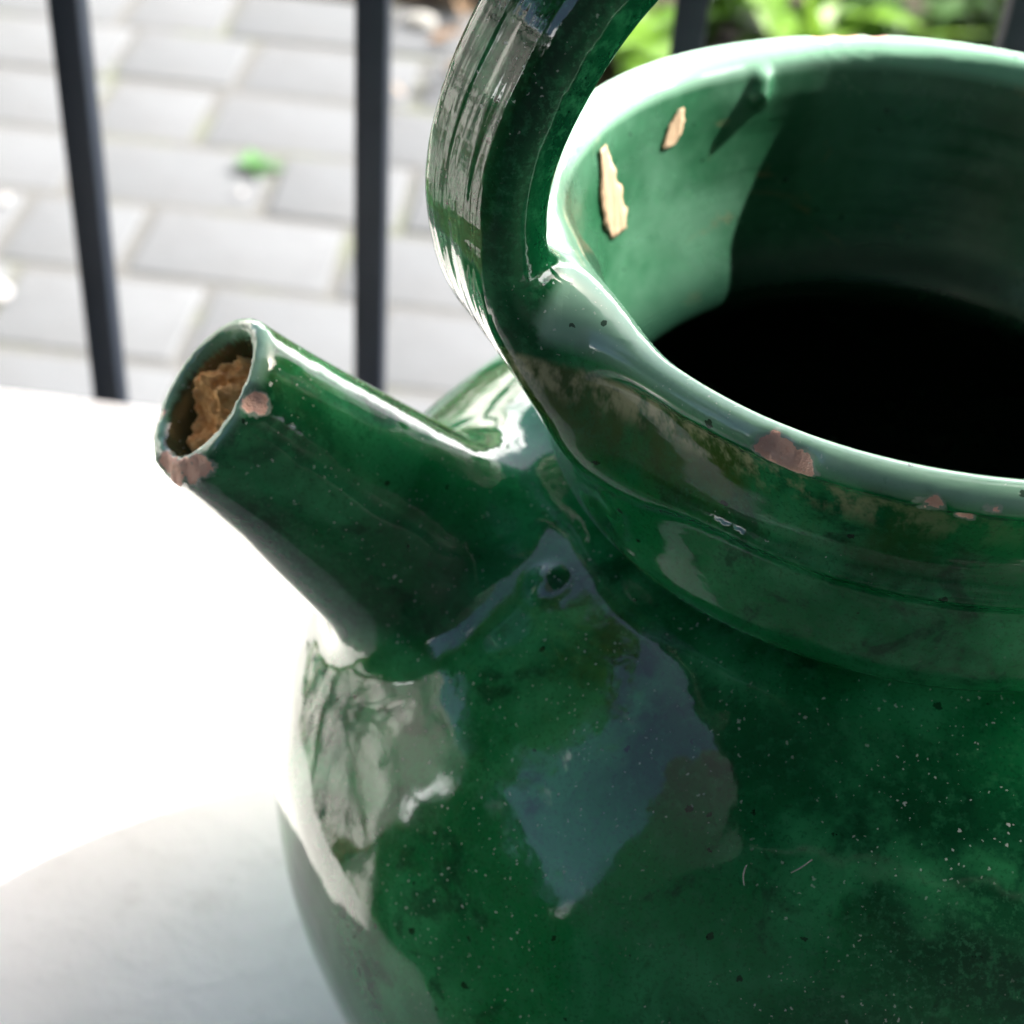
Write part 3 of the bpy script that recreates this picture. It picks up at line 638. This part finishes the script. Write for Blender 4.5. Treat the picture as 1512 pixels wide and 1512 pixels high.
shrub(-.75, 2.95, .30, .22, 320, 'round dark shrub beyond the paving left of the handle'); shrub(-1.6, 3.0, .38, .3, 320, 'larger dark shrub at the far left of the bed')
shrub(1.05, 3.0, .36, .30, 320, 'round dark shrub at the far right of the bed'); shrub(.35, 3.2, .40, .32, 360, 'tall dark shrub behind the bed plants')

# ---------------------------------------------------------------- unseen building added for dark reflections, and a canopy added to shade the jug
hs_ = empty('added_house', (*RP(1.2, -1.9), 0), TH); tag(hs_, 'unseen dark building front with a door, added for its reflection', 'added_house')
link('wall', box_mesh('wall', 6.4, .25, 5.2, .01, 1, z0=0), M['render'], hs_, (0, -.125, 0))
link('door', box_mesh('door', .95, .06, 2.1, .006, 1, z0=.02), M['wood'], hs_, (-1.0, .025, 0))
for x in (.9, 2.3): w_ = link('window', box_mesh('window', 1.0, .05, 1.2, .006, 1, z0=.95), M['grey'], hs_, (x, .02, 0)); link('pane', box_mesh('pane', .88, .01, 1.08, .002, 1, z0=1.01), M['iron'], w_, (0, .028, 0))
aw = empty('added_awning', (*RP(1.2, -1.9), 0), TH); tag(aw, 'unseen dark fabric canopy added to shade the front of the jug', 'added_awning')
AX0, AX1, AY1, AZ0, AZ1 = AWN
v = [(AX0, .02, AZ0), (AX1, .02, AZ0), (AX1, AY1, AZ1), (AX0, AY1, AZ1)]; v += [(a, b, c - .012) for a, b, c in v]
link('canopy', mesh('canopy', v, [(0, 1, 2, 3), (7, 6, 5, 4), (0, 4, 5, 1), (1, 5, 6, 2), (2, 6, 7, 3), (3, 7, 4, 0)], False), M['fabric'], aw)
link('front_bar', box_mesh('front_bar', AX1 - AX0, .05, .06, .008, 2), M['grey'], aw, ((AX0 + AX1) / 2, AY1 + .027, AZ1 - .01))
for x in (AX0 + .15, AX1 - .15):
    L = math.hypot(AY1, AZ0 - .5 - AZ1); link('arm', box_mesh('arm', .035, L, .035, .004, 1), M['grey'], aw, (x, AY1 / 2, (AZ0 - .5 + AZ1) / 2 - .03), (math.atan2(AZ1 - AZ0 + .5, AY1), 0, 0))

# ---------------------------------------------------------------- unseen white wall and stems, added for a bright veined reflection in the glaze
gw = empty('added_garden_wall', (*RP(-1.80, 2.25), 0), TH); tag(gw, 'unseen white wall added left of the terrace for its reflection', 'garden wall')
link('wall', box_mesh('wall', .2, 5.0, 1.36, .012, 2, z0=-.05), M['wall'], gw); link('coping', box_mesh('coping', .28, 5.04, .05, .01, 2, z0=1.312), M['wall'], gw)
cl = empty('added_climber', (*RP(-1.69, .45), 0), TH); tag(cl, 'bare unseen stems added to put dark veins in the wall reflection', 'added_climber')
def tube(path, r0, r1):
    v = []; f = []; n = len(path)
    for i, p in enumerate(path):
        d = (path[min(i + 1, n - 1)] - path[max(i - 1, 0)]).normalized(); a = d.orthogonal().normalized(); b = d.cross(a); r = r0 + (r1 - r0) * i / (n - 1)
        for q in range(5): w = q / 5 * 6.2832; v.append(p + (a * math.cos(w) + b * math.sin(w)) * r)
    for i in range(n - 1):
        for q in range(5): f.append((i * 5 + q, i * 5 + (q + 1) % 5, i * 5 + 5 + (q + 1) % 5, i * 5 + 5 + q))
    return mesh('branch', v, f)
rb = random.Random(5)
def grow(p, ang, L, r, depth):
    path = [p]; n = 9
    for i in range(n):
        ang += rb.uniform(-.28, .28); p = p + Vector((0, math.cos(ang), math.sin(ang))) * L / n; p.x = .03 + .03 * rb.random(); p.z = min(p.z, 1.30); path.append(p.copy())
    link('branch', tube(path, r, r * .5), M['bark'], cl)
    if depth:
        for k in range(3): grow(path[rb.randint(3, n)], ang + rb.choice((-1, 1)) * rb.uniform(.4, 1.1), L * rb.uniform(.55, .8), r * .55, depth - 1)
for y in (-.3, .1, .5, 1.0, 1.6): grow(Vector((.04, y, 0)), 1.57 + rb.uniform(-.3, .3), .85, .03, 2)

# ---------------------------------------------------------------- unseen trees added to keep bare sky out of the glaze reflection
M['tree_leaf'] = m_leaf('tree_leaf', (.03, .085, .018), (.07, .15, .035), (.1, .18, .06))
def tree(x, y, h, R, n, seed, label):
    r_ = random.Random(seed); tr = empty('tree', (*RP(x, y), 0)); tag(tr, label, 'tree', 'unseen trees added for reflections'); vs = []; fs = []
    link('trunk', tube([Vector((.05 * math.sin(i), .05 * math.cos(i * 1.3), h * .55 * i / 6)) for i in range(7)], .13, .06), M['bark'], tr)
    for b in range(7):
        a = b * .9; path = [Vector((math.cos(a) * R * .8 * t * t, math.sin(a) * R * .8 * t * t, h * .38 + h * .4 * t)) for t in (0, .25, .5, .75, 1)]; link('limb', tube(path, .05, .015), M['bark'], tr)
    clumps = [(Vector((r_.gauss(0, 1), r_.gauss(0, 1), r_.gauss(0, 1))).normalized() * (r_.random() ** .5) * R * .8, r_.uniform(.35, .6) * R * .6) for _ in range(34)]
    for i in range(n):
        c, cr = clumps[r_.randrange(len(clumps))]; d = Vector((r_.gauss(0, .5), r_.gauss(0, .5), r_.gauss(0, .4))) * cr; q = c + d; q.z = q.z * .8 + h * .68
        a = Vector((r_.gauss(0, 1), r_.gauss(0, 1), r_.gauss(0, .6))).normalized(); b = a.orthogonal().normalized(); s = r_.uniform(.05, .09); k0 = len(vs); vs += [q - a * s, q + b * s * .5, q + a * s, q - b * s * .5]; fs.append((k0, k0 + 1, k0 + 2, k0 + 3))
    link('crown', mesh('crown', vs, fs, False), M['tree_leaf'], tr)
tree(-3.9, .35, 5.2, 2.3, 15000, 3, 'broad leafy tree added out of view for its reflection, the nearer one'); tree(-6.2, 3.6, 4.2, 1.6, 8000, 8, 'leafy tree added out of view for its reflection, the farther one')

# unseen greenery added to cut off the white wall's reflection
hg = empty('added_hedge', (*RP(-1.90, -2.15), 0), TH); tag(hg, 'unseen dark greenery added to bound the white wall reflection', 'added_hedge')
r_ = random.Random(11); vs = []; fs = []
for i in range(9000):
    q = Vector((r_.uniform(-.3, .3), r_.uniform(-1.85, 1.85), r_.uniform(.03, 1.5)))
    if r_.random() < .75: q.x = math.copysign(.26 + r_.gauss(0, .04), q.x)
    elif r_.random() < .5: q.z = 1.48 + r_.gauss(0, .03)
    a = Vector((r_.gauss(0, 1), r_.gauss(0, 1), r_.gauss(0, .6))).normalized(); b = a.orthogonal().normalized(); s = r_.uniform(.025, .05); k0 = len(vs); vs += [q - a * s, q + b * s * .5, q + a * s, q - b * s * .5]; fs.append((k0, k0 + 1, k0 + 2, k0 + 3))
link('foliage', mesh('foliage', vs, fs, False), M['tree_leaf'], hg); link('core', box_mesh('core', .40, 3.6, 1.40, .06, 2, z0=0), M['soil'], hg)
